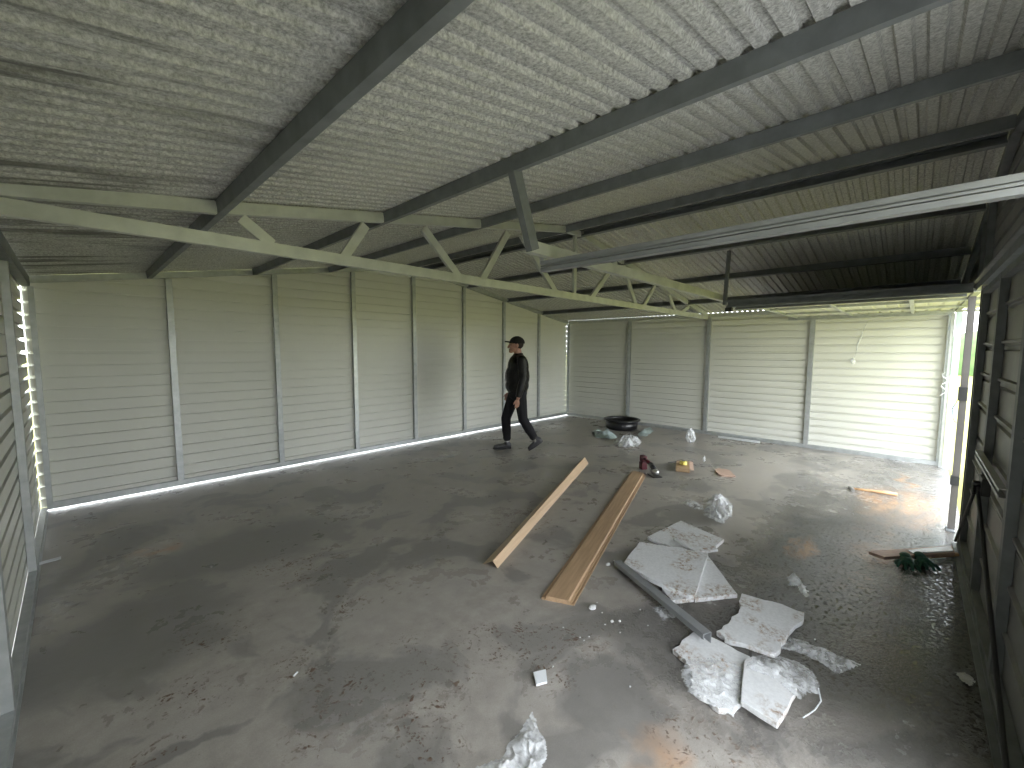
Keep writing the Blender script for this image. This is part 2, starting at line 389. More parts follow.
for i, y in enumerate([4.40, 2.74]):
    mb = MB(); mb.extr(C(.065, .04), (XL - .001, y, .046), (XL - .001, y, H - .032), (0, 1, 0), (-1, 0, 0))
    put('steel_stud', mb, 'galv', label=['galvanised steel stud on the left wall, the one nearer the far corner', 'galvanised steel stud cut off by the left edge, nearest the camera'][i], cat='steel stud', group='studs along the left wall')
def angle(x, y, sx, sy, z0, z1, w=.05, t=.004):
    mb = MB(); mb.extr([(0, 0), (w, 0), (w, t), (t, t), (t, w), (0, w)], (x, y, z0), (x, y, z1), (sx, 0, 0), (0, sy, 0)); return mb
put('corner_post', angle(XB, YA, -1, -1, .085, H - .002), 'galv', label='galvanised corner post where the back wall meets the right wall', cat='corner post')
mb = MB(); mb.extr(C(.05, .04), (XL + .002, YA - .052, .05), (XL + .002, YA - .052, H - .032), (0, 1, 0), (1, 0, 0))
put('corner_post', mb, 'galv', label='galvanised corner post in the left corner beside the daylight gap', cat='corner post')

# ------------------------------------------------------------------ purlins
PX = [.65, 1.674, 2.627, 3.88, 4.17, 5.17, 6.24, 7.36]
plab = ['dark steel purlin under the roof, lowest on the left slope', 'dark steel purlin on the left slope that carries the slanting hanger', 'dark steel purlin on the left slope, next below the ridge pair',
        'dark ridge purlin on the left side of the ridge', 'dark ridge purlin with a pale lower lip, right side of the ridge', 'dark steel purlin on the far slope carrying the thin vertical hanger',
        'dark steel purlin in the middle of the far roof slope', 'dark steel purlin lowest on the far slope above the right wall']
for i, x in enumerate(PX):
    s = RISE / HALF * (1 if x < MID else -1)
    U = V((1, 0, s)).normalized(); W = V((-s, 0, 1)).normalized()
    mb = MB(); w = .042
    z = top(x - w) if x < MID else top(x - w)
    if x < MID: mb.extr(C(w, DEP - .002), (x - w, YF + .01, z), (x - w, YA - .008, z), U, W)
    else: mb.extr([(w - u, v) for u, v in C(w, DEP - .002)], (x - w, YF + .01, z), (x - w, YA - .008, z), U, W)
    put('roof_purlin', mb, 'galv_dull', label=plab[i], cat='roof purlin', group='purlins under the roof sheets')

# ------------------------------------------------------------------ roof truss across the room
YT = 2.86
tr = thing('roof_truss', (MID, YT, 2.19), 'pale galvanised triangular roof truss spanning the whole shed', 'roof truss')
b = MB(); b.extr(C(.04, .072), (XL + .02, YT, 2.187), (XB - .01, YT, 2.187), (0, 1, 0), (0, 0, 1)); put('bottom_chord', b, 'galv_green', tr)
def chord(xa, xb):
    b = MB(); b.extr([(0, 0), (.04, 0), (.04, DEP - .006), (0, DEP - .006)], (xa, YT, top(xa) + (.03 if xa < 0 else 0)), (xb, YT, top(xb)), (0, 1, 0), (0, 0, 1))
    put('top_chord', b, 'galv_green', tr)
edges = [XL + .02] + PX + [XB - .02]
for i in range(len(edges) - 1):
    xa = edges[i] + .003; xb = edges[i + 1] - (.047 if i < len(PX) else 0)
    if xa < MID < xb:
        b = MB(); b.box((xa, YT, top(xa)), (xb, YT + .04, top(xa) + .06)); put('ridge_plate', b, 'galv_green', tr)
    else: chord(xa, xb)
webs = [((.72, 2.37), (.88, 2.25)), ((1.49, 2.49), (1.33, 2.25)), ((1.98, 2.57), (2.33, 2.24)), ((2.93, 2.72), (2.60, 2.24)), ((3.12, 2.75), (3.68, 2.24)),
        ((4.94, 2.75), (4.38, 2.24)), ((5.13, 2.72), (5.50, 2.24)), ((6.08, 2.57), (5.73, 2.24)), ((6.57, 2.49), (6.83, 2.24)), ((7.40, 2.36), (7.12, 2.25))]
for (xa, za), (xb, zb) in webs:
    d = V((xb - xa, 0, zb - za)).normalized(); s = V((d.z, 0, -d.x)); 
    if s.x < 0: s = -s
    b = MB(); b.extr(C(.062, .03, .003, .01), V((xa, YT + .005, za)) - s * .031, V((xb, YT + .005, zb)) - s * .031, s, (0, 1, 0)); put('web_member', b, 'galv_green', tr)
b = MB(); b.extr(C(.045, .03, .003, .01), (MID - .02, YT + .005, 2.25), (MID - .02, YT + .005, 2.93), (1, 0, 0), (0, 1, 0)); put('king_post', b, 'galv_green', tr)
b = MB(); b.prism([(7.55, YT - .004), (8.30, YT - .004), (8.30, YT - .001), (7.55, YT - .001)], 2.187, 2.262); put('gusset_plate', b, 'galv_green', tr)

# ------------------------------------------------------------------ door gear hung from the purlins
YB = 1.60
put('hanger_beam', MB().extr([(0, 0), (.045, 0), (.045, .004), (.004, .004), (.004, .068), (0, .068)], (1.80, YB, 2.165), (5.22, YB, 2.165), (0, 1, 0), (0, 0, 1)), 'galv_green',
    label='pale steel beam hung below the roof holding the door tracks', cat='beam')
mb = MB(); a = V((1.65, YB - .05, 2.545)); e = V((1.80, YB - .05, 2.165)); d = (e - a).normalized(); s = V((d.z, 0, -d.x)); s = s if s.x > 0 else -s
mb.extr(C(.065, .042), a - s * .03, e - s * .03, s, (0, 1, 0))
put('steel_hanger', mb, 'galv_dull', label='thick slanting steel hanger in front of the truss, from purlin down to beam', cat='hanger')
mb = MB(); mb.extr(C(.035, .035), (5.06, YB - .04, 2.12), (5.13, YB - .04, 2.72), (1, 0, 0), (0, 1, 0))
put('steel_hanger', mb, 'galv_dull', label='thin vertical dark steel hanger holding the far door track', cat='hanger')
mb = MB(); mb.extr(C(.022, .03), (1.99, YB + .05, 2.13), (1.99, YB + .05, 2.235), (1, 0, 0), (0, 1, 0))
put('track_bracket', mb, 'galv', label='short steel bracket joining beam and near door track', cat='bracket')
def rail(x, z, y0, y1, d=.078, w=.045):
    t = .003; l = .022
    o = [(w - u, v) for u, v in C(w, d, t, l)]
    return MB().extr(o, (x, y0, z), (x, y1, z), (1, 0, 0), (0, 0, 1))
rl_ = rail(1.975, 2.083, YF + .04, 1.66, .062); rl_.box((1.975, YF + .04, 2.109), (1.985, 1.66, 2.119)).box((1.985, YF + .04, 2.112), (2.018, 1.66, 2.116))
put('door_track', rl_, 'rail', label='bright grooved horizontal door track running overhead past the truss', cat='door track')
put('door_track', rail(5.07, 2.088, YF + .04, 1.56), 'galv_dull', label='dark horizontal door track above the open lifted door', cat='door track')
put('end_stop', MB().box((5.06, 1.50, 2.045), (5.12, 1.57, 2.087)), 'black_steel', label='black end stop under the tip of the dark door track', cat='end stop', bevel=.004)

# door_1: the closed up-and-over door
def empty_struct(name, loc):
    o = bpy.data.objects.new(name, None); COL.objects.link(o); o.location = loc; o['w'] = list(loc); o['kind'] = 'structure'; return o
d1 = empty_struct('door_1', (3.5, YF - .03, 0))
rows = [((2.03, YF - .045 - d, z), (5.09, YF - .045 - d, z)) for z, d in profile(.03, 2.13, .014, .232, .195, .008)]
put('door_panel', sheet_rows(rows), 'grey_sheet', d1)
for x in (2.03, 2.97, 3.96, 4.93):
    mb = MB(); mb.extr(C(.07 if x in (2.97, 3.96) else .045, .04), (x, YF - .042, .03), (x, YF - .042, 2.10), (1, 0, 0), (0, 1, 0)); put('door_stile', mb, 'galv_dull', d1)
for z in (.03, 2.06): put('door_rail', MB().box((2.03, YF - .042, z), (4.975, YF - .004, z + .04)), 'galv_dull', d1)
for k, z in enumerate([.27, .50, .735, 1.2, 1.43, 1.66, 1.895]):
    put('panel_rib', MB().extr([(0, 0), (.016, .004), (.016, .018), (0, .024)], (2.04, YF - .045, z), (4.96, YF - .045, z), (0, 1, 0), (0, 0, 1)), 'grey_sheet', d1)
put('edge_seal', MB().box((5.052, YF - .075, .03), (5.058, YF - .036, 2.13)), 'grey_sheet', d1)
put('lock_bar', MB().extr(C(.03, .045), (2.97, YF - .001, .93), (4.04, YF - .001, .93), (0, 1, 0), (0, 0, 1)), 'galv', d1)
lk = put('lock_body', MB().box((3.50, YF - .002, .80), (3.64, YF + .035, .90)), 'black_steel', d1, bevel=.005)
put('lock_knob', MB().tube([(3.57, YF + .03, .85), (3.57, YF + .065, .85)], .022, 12).tube([(3.57, YF + .06, .85), (3.50, YF + .06, .81)], .008, 8), 'black_steel', lk)
put('lock_rod', MB().tube([(3.59, YF + .045, .84), (4.93, YF + .02, .06)], .009), 'black_steel', d1)
put('lock_rod', MB().tube([(3.55, YF + .045, .84), (2.10, YF + .02, .06)], .009), 'black_steel', d1)

# front wall posts and header
put('door_header', MB().box((1.9, YF - .04, 2.135), (XB - .1, YF + .005, 2.205)).box((1.9, YF + .005, 2.19), (XB - .1, YF + .03, 2.205)), 'galv_dull', label='dark steel header beam running above both garage doors', cat='header beam')
mb = MB(); mb.extr(C(.05, .04), (5.0, YF + .001, .03), (5.0, YF + .001, 2.13), (1, 0, 0), (0, -1, 0))
put('gable_stud', MB().extr(C(.05, .04), (5.0, YF + .001, 2.21), (5.0, YF + .001, top(5.05) - .003), (1, 0, 0), (0, -1, 0)), 'galv_dull', label='dark stud in the front gable between the two doors', cat='steel stud')
put('door_post', mb, 'post_backlit', label='dark steel post beside the closed door, at its far edge', cat='door post')
pa = thing('door_post', (5.42, YF + .02, 0), 'dark steel guide post at the near side of the open doorway', 'door post')
put('post', MB().extr(C(.05, .045), (5.395, YF + .045, .001), (5.395, YF + .045, 2.085), (1, 0, 0), (0, -1, 0)), 'post_backlit', pa)
put('latch_box', MB().box((5.37, YF + .0, 1.18), (5.44, YF + .055, 1.30)), 'black_steel', pa)
put('lock_bracket', MB().box((5.37, YF - .0, .42), (5.44, YF + .055, .50)), 'black_steel', pa)
put('cable', MB().tube([(5.39, YF + .05, 1.2), (5.385, YF + .085, 1.1), (5.39, YF + .07, 1.0), (5.395, YF + .05, .98)], .003, 6), 'black_steel', pa)
put('foot_plate', MB().box((5.34, YF + .0, .001), (5.48, YF + .055, .012)), 'galv_dull', pa)
for x, lb in ((5.4, 'short dark stud in the front gable above the open doorway'), (3.0, 'dark stud in the front gable above the closed door'), (1.93, 'dark stud in the front gable by the near door track')):
    mb = MB(); mb.extr(C(.05, .04), (x, YF + .001, 2.21), (x, YF + .001, min(top(x), top(x + .05)) - .003), (1, 0, 0), (0, -1, 0)); put('gable_stud', mb, 'galv_dull', label=lb, cat='steel stud')
mb = MB(); mb.extr(C(.05, .04), (1.93, YF + .001, .001), (1.93, YF + .001, 2.13), (1, 0, 0), (0, -1, 0))
put('door_post', mb, 'galv_dull', label='steel post at the near edge of the closed door', cat='door post')
jb = thing('door_jamb', (XB - .05, YF, 0), 'bright galvanised door jamb at the end of the right wall', 'door jamb')
put('inner_post', MB().extr(C(.05, .045), (XB - .002, YF + .055, .063), (XB - .002, YF + .055, H - .01), (0, -1, 0), (1, 0, 0)), 'galv', jb)
put('guide_track', MB().extr(C(.05, .035), (8.22, YF + .03, .001), (8.22, YF + .03, 2.12), (1, 0, 0), (0, -1, 0)), 'galv', jb)
put('outer_trim', MB().box((8.20, YF - .075, .001), (8.228, YF - .008, 2.13)), 'blue_trim', jb, label='pale blue outer trim')
pts = []
for k in range(13):
    t = k / 12; pts.append((8.19 + .012 * math.sin(t * 9), YF + .045 + .03 * math.sin(t * 14), 1.32 - .32 * t))
put('hanging_rope', MB().tube(pts, .006, 6), 'white', label='short white cord dangling from the bright door jamb', cat='cord')

# door_2: up-and-over door standing open under the roof
d2 = empty_struct('door_2', (6.75, .5, 2.10))
yy0, yy1, zz = YF - .42, 1.44, 2.125
prof = []; y = yy0
while y < yy1 - .05:
    for dy, dz in ((0, 0), (.086, 0), (.092, .014), (.113, .014)): prof.append((min(y + dy, yy1), dz))
    y += PITCH
put('door_panel', sheet_rows([((5.42, y, zz + dz + .03), (8.14, y, zz + dz + .03)) for y, dz in prof]), 'cream', d2)
for y in (yy0, .05, .72, yy1 - .035): put('cross_rail', MB().extr(C(.035, .028), (5.42, y, zz), (8.14, y, zz), (0, 1, 0), (0, 0, 1)), 'galv', d2)
for x in (5.42, 6.3, 7.2, 8.105):
    for ya, yb in ((yy0 + .037, .048), (.087, .718), (.757, yy1 - .037)):
        put('door_stile', MB().extr(C(.035, .027), (x, ya, zz), (x, yb, zz), (1, 0, 0), (0, 0, 1)), 'galv', d2)
put('door_track', rail(5.355, 2.085, YF + .06, 1.55, .06, .035), 'galv_dull', label='inner door track on the near side of the open lifted door', cat='door track')
put('door_track', rail(8.165, 2.10, YF + .06, 1.55, .05, .03), 'galv', label='thin pale door track on the far side of the open lifted door', cat='door track')

# strand of plastic on the right wall
pts = [(8.358, 0.563, 2.05), (8.355, .60, 1.93), (8.358, .63, 1.80), (8.355, .66, 1.70), (8.358, .665, 1.60)]
st = MB()
for a, b_ in zip(pts, pts[1:]): pass
st.tube(pts, [.003, .004, .010, .005, .003], 6); st.ball((8.345, .70, 1.45), (.019, .03, .05), 8, 6); st.tube([(8.358, .665, 1.60), (8.35, .69, 1.48)], .002, 5)
put('plastic_strand', st, 'film_white', label='thin white plastic strand hanging on the right wall near the open door', cat='plastic strand')

# ------------------------------------------------------------------ loose things on the floor
def P3(xy, z): return V((xy[0], xy[1], z))
# folded wood-look corner trim
a0, a1, a2 = P3((2.052, 2.265), .002), P3((2.040, 2.143), .075), P3((2.083, 2.138), .002)
b0, b1, b2 = P3((4.983, 3.419), .002), P3((5.007, 3.347), .075), P3((4.983, 3.267), .002)
ct = thing('corner_trim', tuple(a1 - V((0, 0, .075))), 'pale wood-look corner trim folded like a tent, lying nearest the man', 'corner trim')
def slab(p, q, r, s, t):
    n_ = (q - p).cross(s - p).normalized() * t; return MB().add([p, q, r, s, p - n_, q - n_, r - n_, s - n_], [(0, 1, 2, 3), (7, 6, 5, 4), (0, 4, 5, 1), (1, 5, 6, 2), (2, 6, 7, 3), (3, 7, 4, 0)])
put('right_flange', slab(a1, a2, b2, b1, .003), 'wood_light', ct)
put('left_flange', slab(a0, a1, b1, b0, .003), 'wood_light', ct)
# cladding plank with lipped edges
p0, p1, q0, q1 = P3((2.013, 1.659), 0), P3((2.103, 1.466), 0), P3((5.007, 2.620), 0), P3((5.021, 2.417), 0)
pr = [(0, .004), (0, .016), (.09, .018), (.10, .004), (.13, .004), (.14, .03), (.82, .03), (.85, .012), (.91, .012), (.92, .004), (.95, .004), (.96, .010), (1, .010)]
mb = MB(); low = [(t, .001) for t in (1, 0)]; sec = pr + low; n = len(sec)
mb.add([p0.lerp(p1, t) + V((0, 0, z)) for t, z in sec] + [q0.lerp(q1, t) + V((0, 0, z)) for t, z in sec],
       [(i, (i + 1) % n, n + (i + 1) % n, n + i) for i in range(n)] + [tuple(range(n))[::-1], tuple(range(n, 2 * n))])
put('cladding_plank', mb, 'wood', label='long brown wood-look cladding plank lying flat on the floor', cat='plank')

def plate(pts, z, t, seed=0, jag=.004, sub=4, tilt=(0, 0)):
    out = []; n = len(pts); rnd = random.Random(seed)
    for i in range(n):
        a, b_ = V((*pts[i], 0)), V((*pts[(i + 1) % n], 0))
        for k in range(sub):
            p = a.lerp(b_, k / sub)
            if k: p += V((rnd.uniform(-jag, jag), rnd.uniform(-jag, jag), 0))
            out.append((p.x, p.y))
    mb = MB().prism(out, z, z + t)
    c = V((sum(p[0] for p in pts) / n, sum(p[1] for p in pts) / n, 0))
    for v_ in mb.v: v_.z += max(0, (v_.x - c.x) * tilt[0] + (v_.y - c.y) * tilt[1]) if False else 0
    return mb
def foam(pts, z, label, seed, jag=.004, t=.028):
    return put('foam_board', plate(pts, z, t, seed, jag), 'foam', label=label, cat='foam board', group='broken foam boards on the floor', bevel=.003)
foam([(2.636, 1.132), (2.546, 1.032), (2.670, 0.935), (2.803, 1.011), (2.823, 1.172)], .001, 'white foam board mostly hidden under the large board by the metal channel', 3)
foam([(3.347, 1.095), (2.913, 0.747), (2.669, 0.928), (2.947, 1.045), (3.184, 1.105)], .0015, 'triangular white foam board sticking out right of the large board', 4, .003)
foam([(3.104, 1.532), (3.294, 1.063), (3.128, 1.028), (2.656, 0.926), (2.633, 0.950), (2.646, 1.222), (2.703, 1.454)], .031, 'largest white foam board beside the far end of the metal channel', 5)
foam([(3.301, 1.559), (3.838, 1.491), (3.707, 1.074), (3.550, 1.079), (3.353, 1.159), (3.253, 1.359)], .001, 'white foam board farthest from the camera, lying under a smaller piece', 6)
foam([(3.395, 1.371), (3.638, 1.317), (3.614, 1.173), (3.428, 1.033), (3.278, 1.140), (3.302, 1.211)], .030, 'small white foam piece on top of the farthest foam board', 8, .003, .022)
foam([(2.945, 0.731), (2.983, 0.566), (2.991, 0.396), (2.864, 0.393), (2.688, 0.425), (2.470, 0.437), (2.442, 0.553), (2.405, 0.670), (2.439, 0.724), (2.608, 0.697), (2.735, 0.689)], .001, 'mud-stained white foam board with ragged right edge and film tail', 9, .009)
foam([(2.339, 0.815), (2.367, 0.721), (2.351, 0.530), (2.017, 0.479), (1.924, 0.484), (1.902, 0.566), (1.934, 0.679), (2.029, 0.705), (2.079, 0.754), (2.122, 0.843)], .001, 'ragged dirty foam board holding the near end of the metal channel', 10, .010)
foam([(2.254, 0.534), (2.313, 0.512), (2.254, 0.307), (2.201, 0.304), (1.957, 0.326), (1.977, 0.472)], .031, 'clean white foam board nearest the camera, under clear film', 11, .003)
# grey metal channel
c0, c1 = P3((2.719, 1.486), .004), P3((2.304, 0.708), .035)
dd = (c1 - c0).normalized(); up = V((0, 0, 1)); sd = dd.cross(up).normalized()
put('metal_channel', MB().extr([(0, 0), (.004, 0), (.004, .058), (.05, .058), (.05, .03), (.054, .03), (.054, .062), (0, .062)], c0, c1, sd * -1 if sd.dot(V((1, 0, 0))) > 0 else sd, up), 'rail',
    label='grey metal channel lying across the broken foam boards', cat='metal channel')

def inside(p, poly):
    c = False; n = len(poly)
    for i in range(n):
        a, b_ = poly[i], poly[(i + 1) % n]
        if (a[1] > p[1]) != (b_[1] > p[1]) and p[0] < (b_[0] - a[0]) * (p[1] - a[1]) / (b_[1] - a[1]) + a[0]: c = not c
    return c
def crumple(poly, h, z0=.003, seed=0, cell=.012, freq=14, jit=.5):
    xs = [p[0] for p in poly]; ys = [p[1] for p in poly]; mb = MB(); idx = {}
    nx, ny = int((max(xs) - min(xs)) / cell) + 2, int((max(ys) - min(ys)) / cell) + 2
    def dist(p):
        d = 9
        for i in range(len(poly)):
            a, b_ = V(poly[i]), V(poly[(i + 1) % len(poly)]); e = b_ - a; t = max(0, min(1, (V(p) - a).dot(e) / max(e.dot(e), 1e-9))); d = min(d, (V(p) - a - e * t).length)
        return d
    size = max(max(xs) - min(xs), max(ys) - min(ys))
    def vert(i, j):
        if (i, j) in idx: return idx[i, j]
        x, y = min(xs) + i * cell, min(ys) + j * cell
        d = min(1, dist((x, y)) / (size * .22) + .12)
        q = V((x * freq, y * freq, seed * 3.7)); r1 = 1 - abs(noise.noise(q)) * 2; r2 = 1 - abs(noise.noise(q * 2.3 + V((5, 1, 2)))) * 2
        lo = .45 + 1.1 * abs(noise.noise(V((x * freq * .35 + 3, y * freq * .35, seed)))) * 2
        z = z0 + h * d * lo * max(0, .6 * r1 + .22 * r2 + .05)
        jx = noise.noise(q * 1.4 + V((9, 0, 0))) * cell * jit * 3; jy = noise.noise(q * 1.4 + V((0, 9, 0))) * cell * jit * 3
        idx[i, j] = len(mb.v); mb.v.append(V((x + jx, y + jy, z))); return idx[i, j]
    for i in range(nx):
        for j in range(ny):
            if inside((min(xs) + (i + .5) * cell, min(ys) + (j + .5) * cell), poly):
                a, b_, c, d = vert(i, j), vert(i + 1, j), vert(i + 1, j + 1), vert(i, j + 1)
                mb.f += [(a, b_, c), (a, c, d)]
    return mb
def film(poly, h, label, seed, m='film', name='plastic_film', cat='plastic film', z0=.004, **k):
    return put(name, crumple(poly, h, z0, seed, **k), m, label=label, cat=cat)
film([(1.332, 1.143), (1.285, 1.077), (1.252, 1.000), (1.212, 0.962), (1.144, 0.936), (1.047, 0.907), (0.922, 1.037), (0.973, 1.129), (1.071, 1.096), (1.170, 1.103)], .075, 'crumpled clear plastic bag at the bottom edge, nearest the camera', 1, 'film_white', 'plastic_bag', 'plastic bag', cell=.007, freq=14)
film([(4.168, 1.407), (4.667, 1.520), (4.920, 1.531), (4.811, 1.372), (4.603, 1.258), (4.281, 1.187), (4.097, 1.210), (4.084, 1.322)], .17, 'crumpled clear plastic bag beyond the farthest foam board', 2, 'film_white', 'plastic_bag', 'plastic bag', cell=.016, freq=11)
film([(4.380, 1.686), (4.523, 1.667), (4.440, 1.503), (4.259, 1.458), (4.290, 1.578)], .04, 'thin wisp of clear plastic left of the bag beyond the foam', 3, cell=.014)
film([(6.392, 3.699), (6.682, 3.748), (6.860, 3.569), (6.821, 3.377), (6.354, 3.213), (6.151, 3.319), (6.238, 3.533)], .17, 'crumpled white plastic in front of the black round tub', 4, 'film_white', 'plastic_bag', 'plastic bag', cell=.022, freq=8)
film([(2.429, 1.100), (2.523, 1.047), (2.433, 0.955), (2.352, 0.997)], .035, 'scrap of clear plastic under the middle of the metal channel', 5, cell=.01)
film([(2.558, 0.435), (2.714, 0.423), (2.718, 0.325), (2.723, 0.212), (2.710, 0.108), (2.592, 0.153), (2.553, 0.193), (2.599, 0.308), (2.585, 0.385)], .05, 'long tail of clear plastic film trailing right from the stained board', 6, cell=.009, freq=12)
film([(3.458, 0.567), (3.498, 0.517), (3.324, 0.428), (3.237, 0.420), (3.271, 0.466), (3.349, 0.488), (3.305, 0.533)], .05, 'small scrap of clear plastic alone on the wet floor', 7, 'film_white', cell=.009, freq=22)
film([(2.192, 0.513), (2.314, 0.513), (2.405, 0.408), (2.425, 0.338), (2.384, 0.255), (2.250, 0.221), (2.232, 0.263), (2.145, 0.290), (2.224, 0.380)], .05, 'clear plastic film draped over the right corner of the nearest board', 8, z0=.062, cell=.009, freq=9)
film([(2.076, 0.754), (2.191, 0.665), (2.230, 0.526), (2.009, 0.479), (1.907, 0.479), (1.883, 0.563), (1.897, 0.683), (1.951, 0.724)], .03, 'crinkled clear film stuck on the ragged dirty foam board', 9, z0=.031, cell=.01, freq=13)
put('plastic_string', MB().tube([P3((2.344, 0.238), .03), P3((2.298, 0.220), .006), P3((2.220, 0.232), .006), P3((2.167, 0.250), .006), P3((2.133, 0.263), .006)], .003, 6), 'film_white', label='curled plastic string beside the nearest foam board', cat='string')
def bunch(c, r, h, seed):
    base = MB().ball((0, 0, 0), 1, 26, 18); mb = MB()
    for p in base.v:
        q = p * 2.3 + V((seed, 0, 0)); k = 1 + .5 * (1 - 2 * abs(noise.noise(q))) - .25; t = (p.z + 1) / 2
        w = (1 - .65 * t ** 1.5)
        mb.v.append(V((c[0] + p.x * r * k * w + .02 * t * noise.noise(V((t * 3, seed, 0))) * 3, c[1] + p.y * r * k * w, .003 + h * t * (1 if t < 1 else 1))))
    mb.f = base.f; return mb
put('plastic_bag', bunch((7.343, 2.737), .085, .27, 3), 'film_white', label='small white plastic bag standing upright near the right wall', cat='plastic bag')
put('plastic_scrap', bunch((6.225, 2.119), .02, .09, 8), 'film_white', label='tiny clear plastic scrap between the two pieces of cardboard', cat='plastic scrap')
put('rag', crumple([(2.984, -0.238), (3.012, -0.267), (2.996, -0.297), (2.945, -0.307), (2.907, -0.284), (2.925, -0.259)], .03, .004, 12, .007, 20), 'offwhite', label='off-white rag lying on the dark wet floor by the closed door', cat='rag')

# tub on wrap
put('folded_wrap', crumple([(6.949, 4.511), (6.550, 4.122), (6.581, 3.850), (6.861, 3.870), (6.943, 4.043), (7.000, 4.251), (7.237, 4.511)], .17, .004, 5, .03, 7), 'tarp', label='blue-grey crumpled wrapping on the floor left of the black tub', cat='wrapping', smooth=True)
put('folded_wrap', crumple([(7.191, 3.663), (7.213, 3.515), (7.859, 3.665), (8.222, 3.903), (7.864, 3.879)], .17, .004, 7, .03, 7), 'tarp', label='blue-grey rolled wrapping on the floor right of the black tub', cat='wrapping', smooth=True)
tc_ = V((*(7.702, 4.269), .002)); tb = thing('round_tub', tuple(tc_), 'shallow round black rubber tub near the far corner', 'tub')
def lathe(c, prof, n=40):
    mb = MB(); vs = [V((c[0] + r * math.cos(2 * math.pi * k / n), c[1] + r * math.sin(2 * math.pi * k / n), c[2] + z)) for r, z in prof for k in range(n)]
    m_ = len(prof); return mb.add(vs, [(j * n + k, j * n + (k + 1) % n, (j + 1) * n + (k + 1) % n, (j + 1) * n + k) for j in range(m_ - 1) for k in range(n)])
put('tub_body', lathe(tc_, [(.001, .0), (.28, 0), (.31, .02), (.325, .17), (.315, .17), (.295, .03), (.27, .02), (.001, .02)]), 'black_plastic', tb, smooth=True)
put('tub_rim', lathe(tc_, [(.325, .165), (.36, .172), (.37, .19), (.36, .205), (.33, .205), (.318, .19), (.318, .17)]), 'black_plastic', tb, smooth=True)
put('paper_scrap', crumple([(tc_.x - .22, tc_.y + .05), (tc_.x - .12, tc_.y + .02), (tc_.x - .08, tc_.y + .12), (tc_.x - .2, tc_.y + .14)], .10, tc_.z + .03, 2, .02, 12), 'offwhite', label='white scrap lying inside the black tub', cat='scrap')

# cordless saw
A, B = V((*(5.270, 2.583), 0)), V((*(5.078, 2.329), 0)); ex = (B - A).normalized(); ey = V((-ex.y, ex.x, 0)); ez = V((0, 0, 1)); L = (B - A).length
ts = thing('cordless_saw', tuple(B), 'maroon and black cordless saw standing past the end of the plank', 'power tool')
def obox(o, a, b): # box in tool axes
    m_ = MB().box(a, b); m_.v = [o + ex * p.x + ey * p.y + ez * p.z for p in m_.v]; return m_
put('base_plate', obox(B, (-.08, -.06, .002), (.09, .06, .014)), 'black_plastic', ts, bevel=.003)
put('saw_body', MB().cap(B + ez * .07 + ex * -.05, B + ez * .06 + ex * .04, .04, .035, 12), 'silver', ts, smooth=True)
put('motor_housing', MB().cap(B + ez * .12 - ex * .10, B + ez * .075 - ex * .01, .032, .036, 12), 'black_plastic', ts, smooth=True)
put('handle', MB().cap(A + ez * .15 + ex * .02, B + ez * .115 - ex * .09, .024, .022, 12), 'maroon', ts, smooth=True)
put('battery', obox(A, (-.045, -.04, .004), (.045, .04, .10)), 'maroon', ts, bevel=.008)
put('grip', obox(A, (-.05, -.035, .10), (.05, .035, .19)), 'maroon', ts, bevel=.015)

# cardboard tray, tape, stick
k0, k1, k2, k3 = (5.465, 2.218), (5.527, 2.058), (5.938, 2.222), (5.839, 2.360)
bx = thing('cardboard_box', (k0[0], k0[1], 0), 'small flat tan cardboard box with a yellow tape measure on it', 'box')
put('box_body', MB().prism([k0, k1, k2, k3], .002, .05), 'card', bx, bevel=.002)
K0, K1, K2 = V((*k1, 0)), V((*k2, 0)), V((*k0, 0)); kd = (K0 - K2).normalized()
put('box_flap', slab(K0 + ez * .052, K0 + ez * .04 + kd * .05, K1 + ez * .04 + kd * .05, K1 + ez * .052, .004), 'card_pink', bx)
ty = V((*(5.692, 2.207), .052)); tm = thing('tape_measure', tuple(ty), 'round yellow tape measure on the small cardboard box', 'tape measure')
put('case', MB().tube([ty + V((0, 0, .002)), ty + V((0, 0, .05))], [.05, .045], 20), 'yellow', tm, bevel=.008)
put('center_cap', MB().tube([ty + V((0, 0, .05)), ty + V((0, 0, .055))], .02, 14), 'black_plastic', tm)
put('wooden_stick', MB().tube([P3((5.788, 2.462), .012), P3((5.885, 2.401), .012)], .006, 8).tube([P3((5.885, 2.401), .012), P3((5.963, 2.361), .012)], .011, 8), 'black_steel', label='dark tool with a thin shaft lying behind the small cardboard box', cat='hand tool')
put('torn_cardboard', plate([(5.860, 1.849), (5.957, 1.816), (5.967, 1.707), (5.741, 1.563), (5.688, 1.647), (5.661, 1.735)], .002, .02, 5, .012), 'card_pink', label='torn flat piece of pinkish cardboard right of the small box', cat='cardboard')
# hammer
h0, h1 = P3((6.169, 0.447), .02), P3((6.269, 0.059), .018); hd = (h1 - h0).normalized(); hs = V((-hd.y, hd.x, 0))
hm = thing('hammer', tuple(h0 - V((0, 0, .02))), 'claw hammer with a wooden handle lying on the rusty wash', 'hammer')
put('hammer_handle', MB().tube([h0, h0.lerp(h1, .3), h0.lerp(h1, .65), h1], [.011, .013, .017, .018], 10), 'wood_orange', hm, smooth=True)
put('hammer_head', MB().tube([h0 - hs * .075, h0 - hs * .045, h0 - hs * .04, h0 + hs * .02], [.019, .019, .014, .017], 12).extr([(-.016, -.012), (.016, -.008), (.016, .008), (-.016, .012)], h0 + hs * .02, h0 + hs * .085 - ez * .012, hd, ez), 'silver', hm)
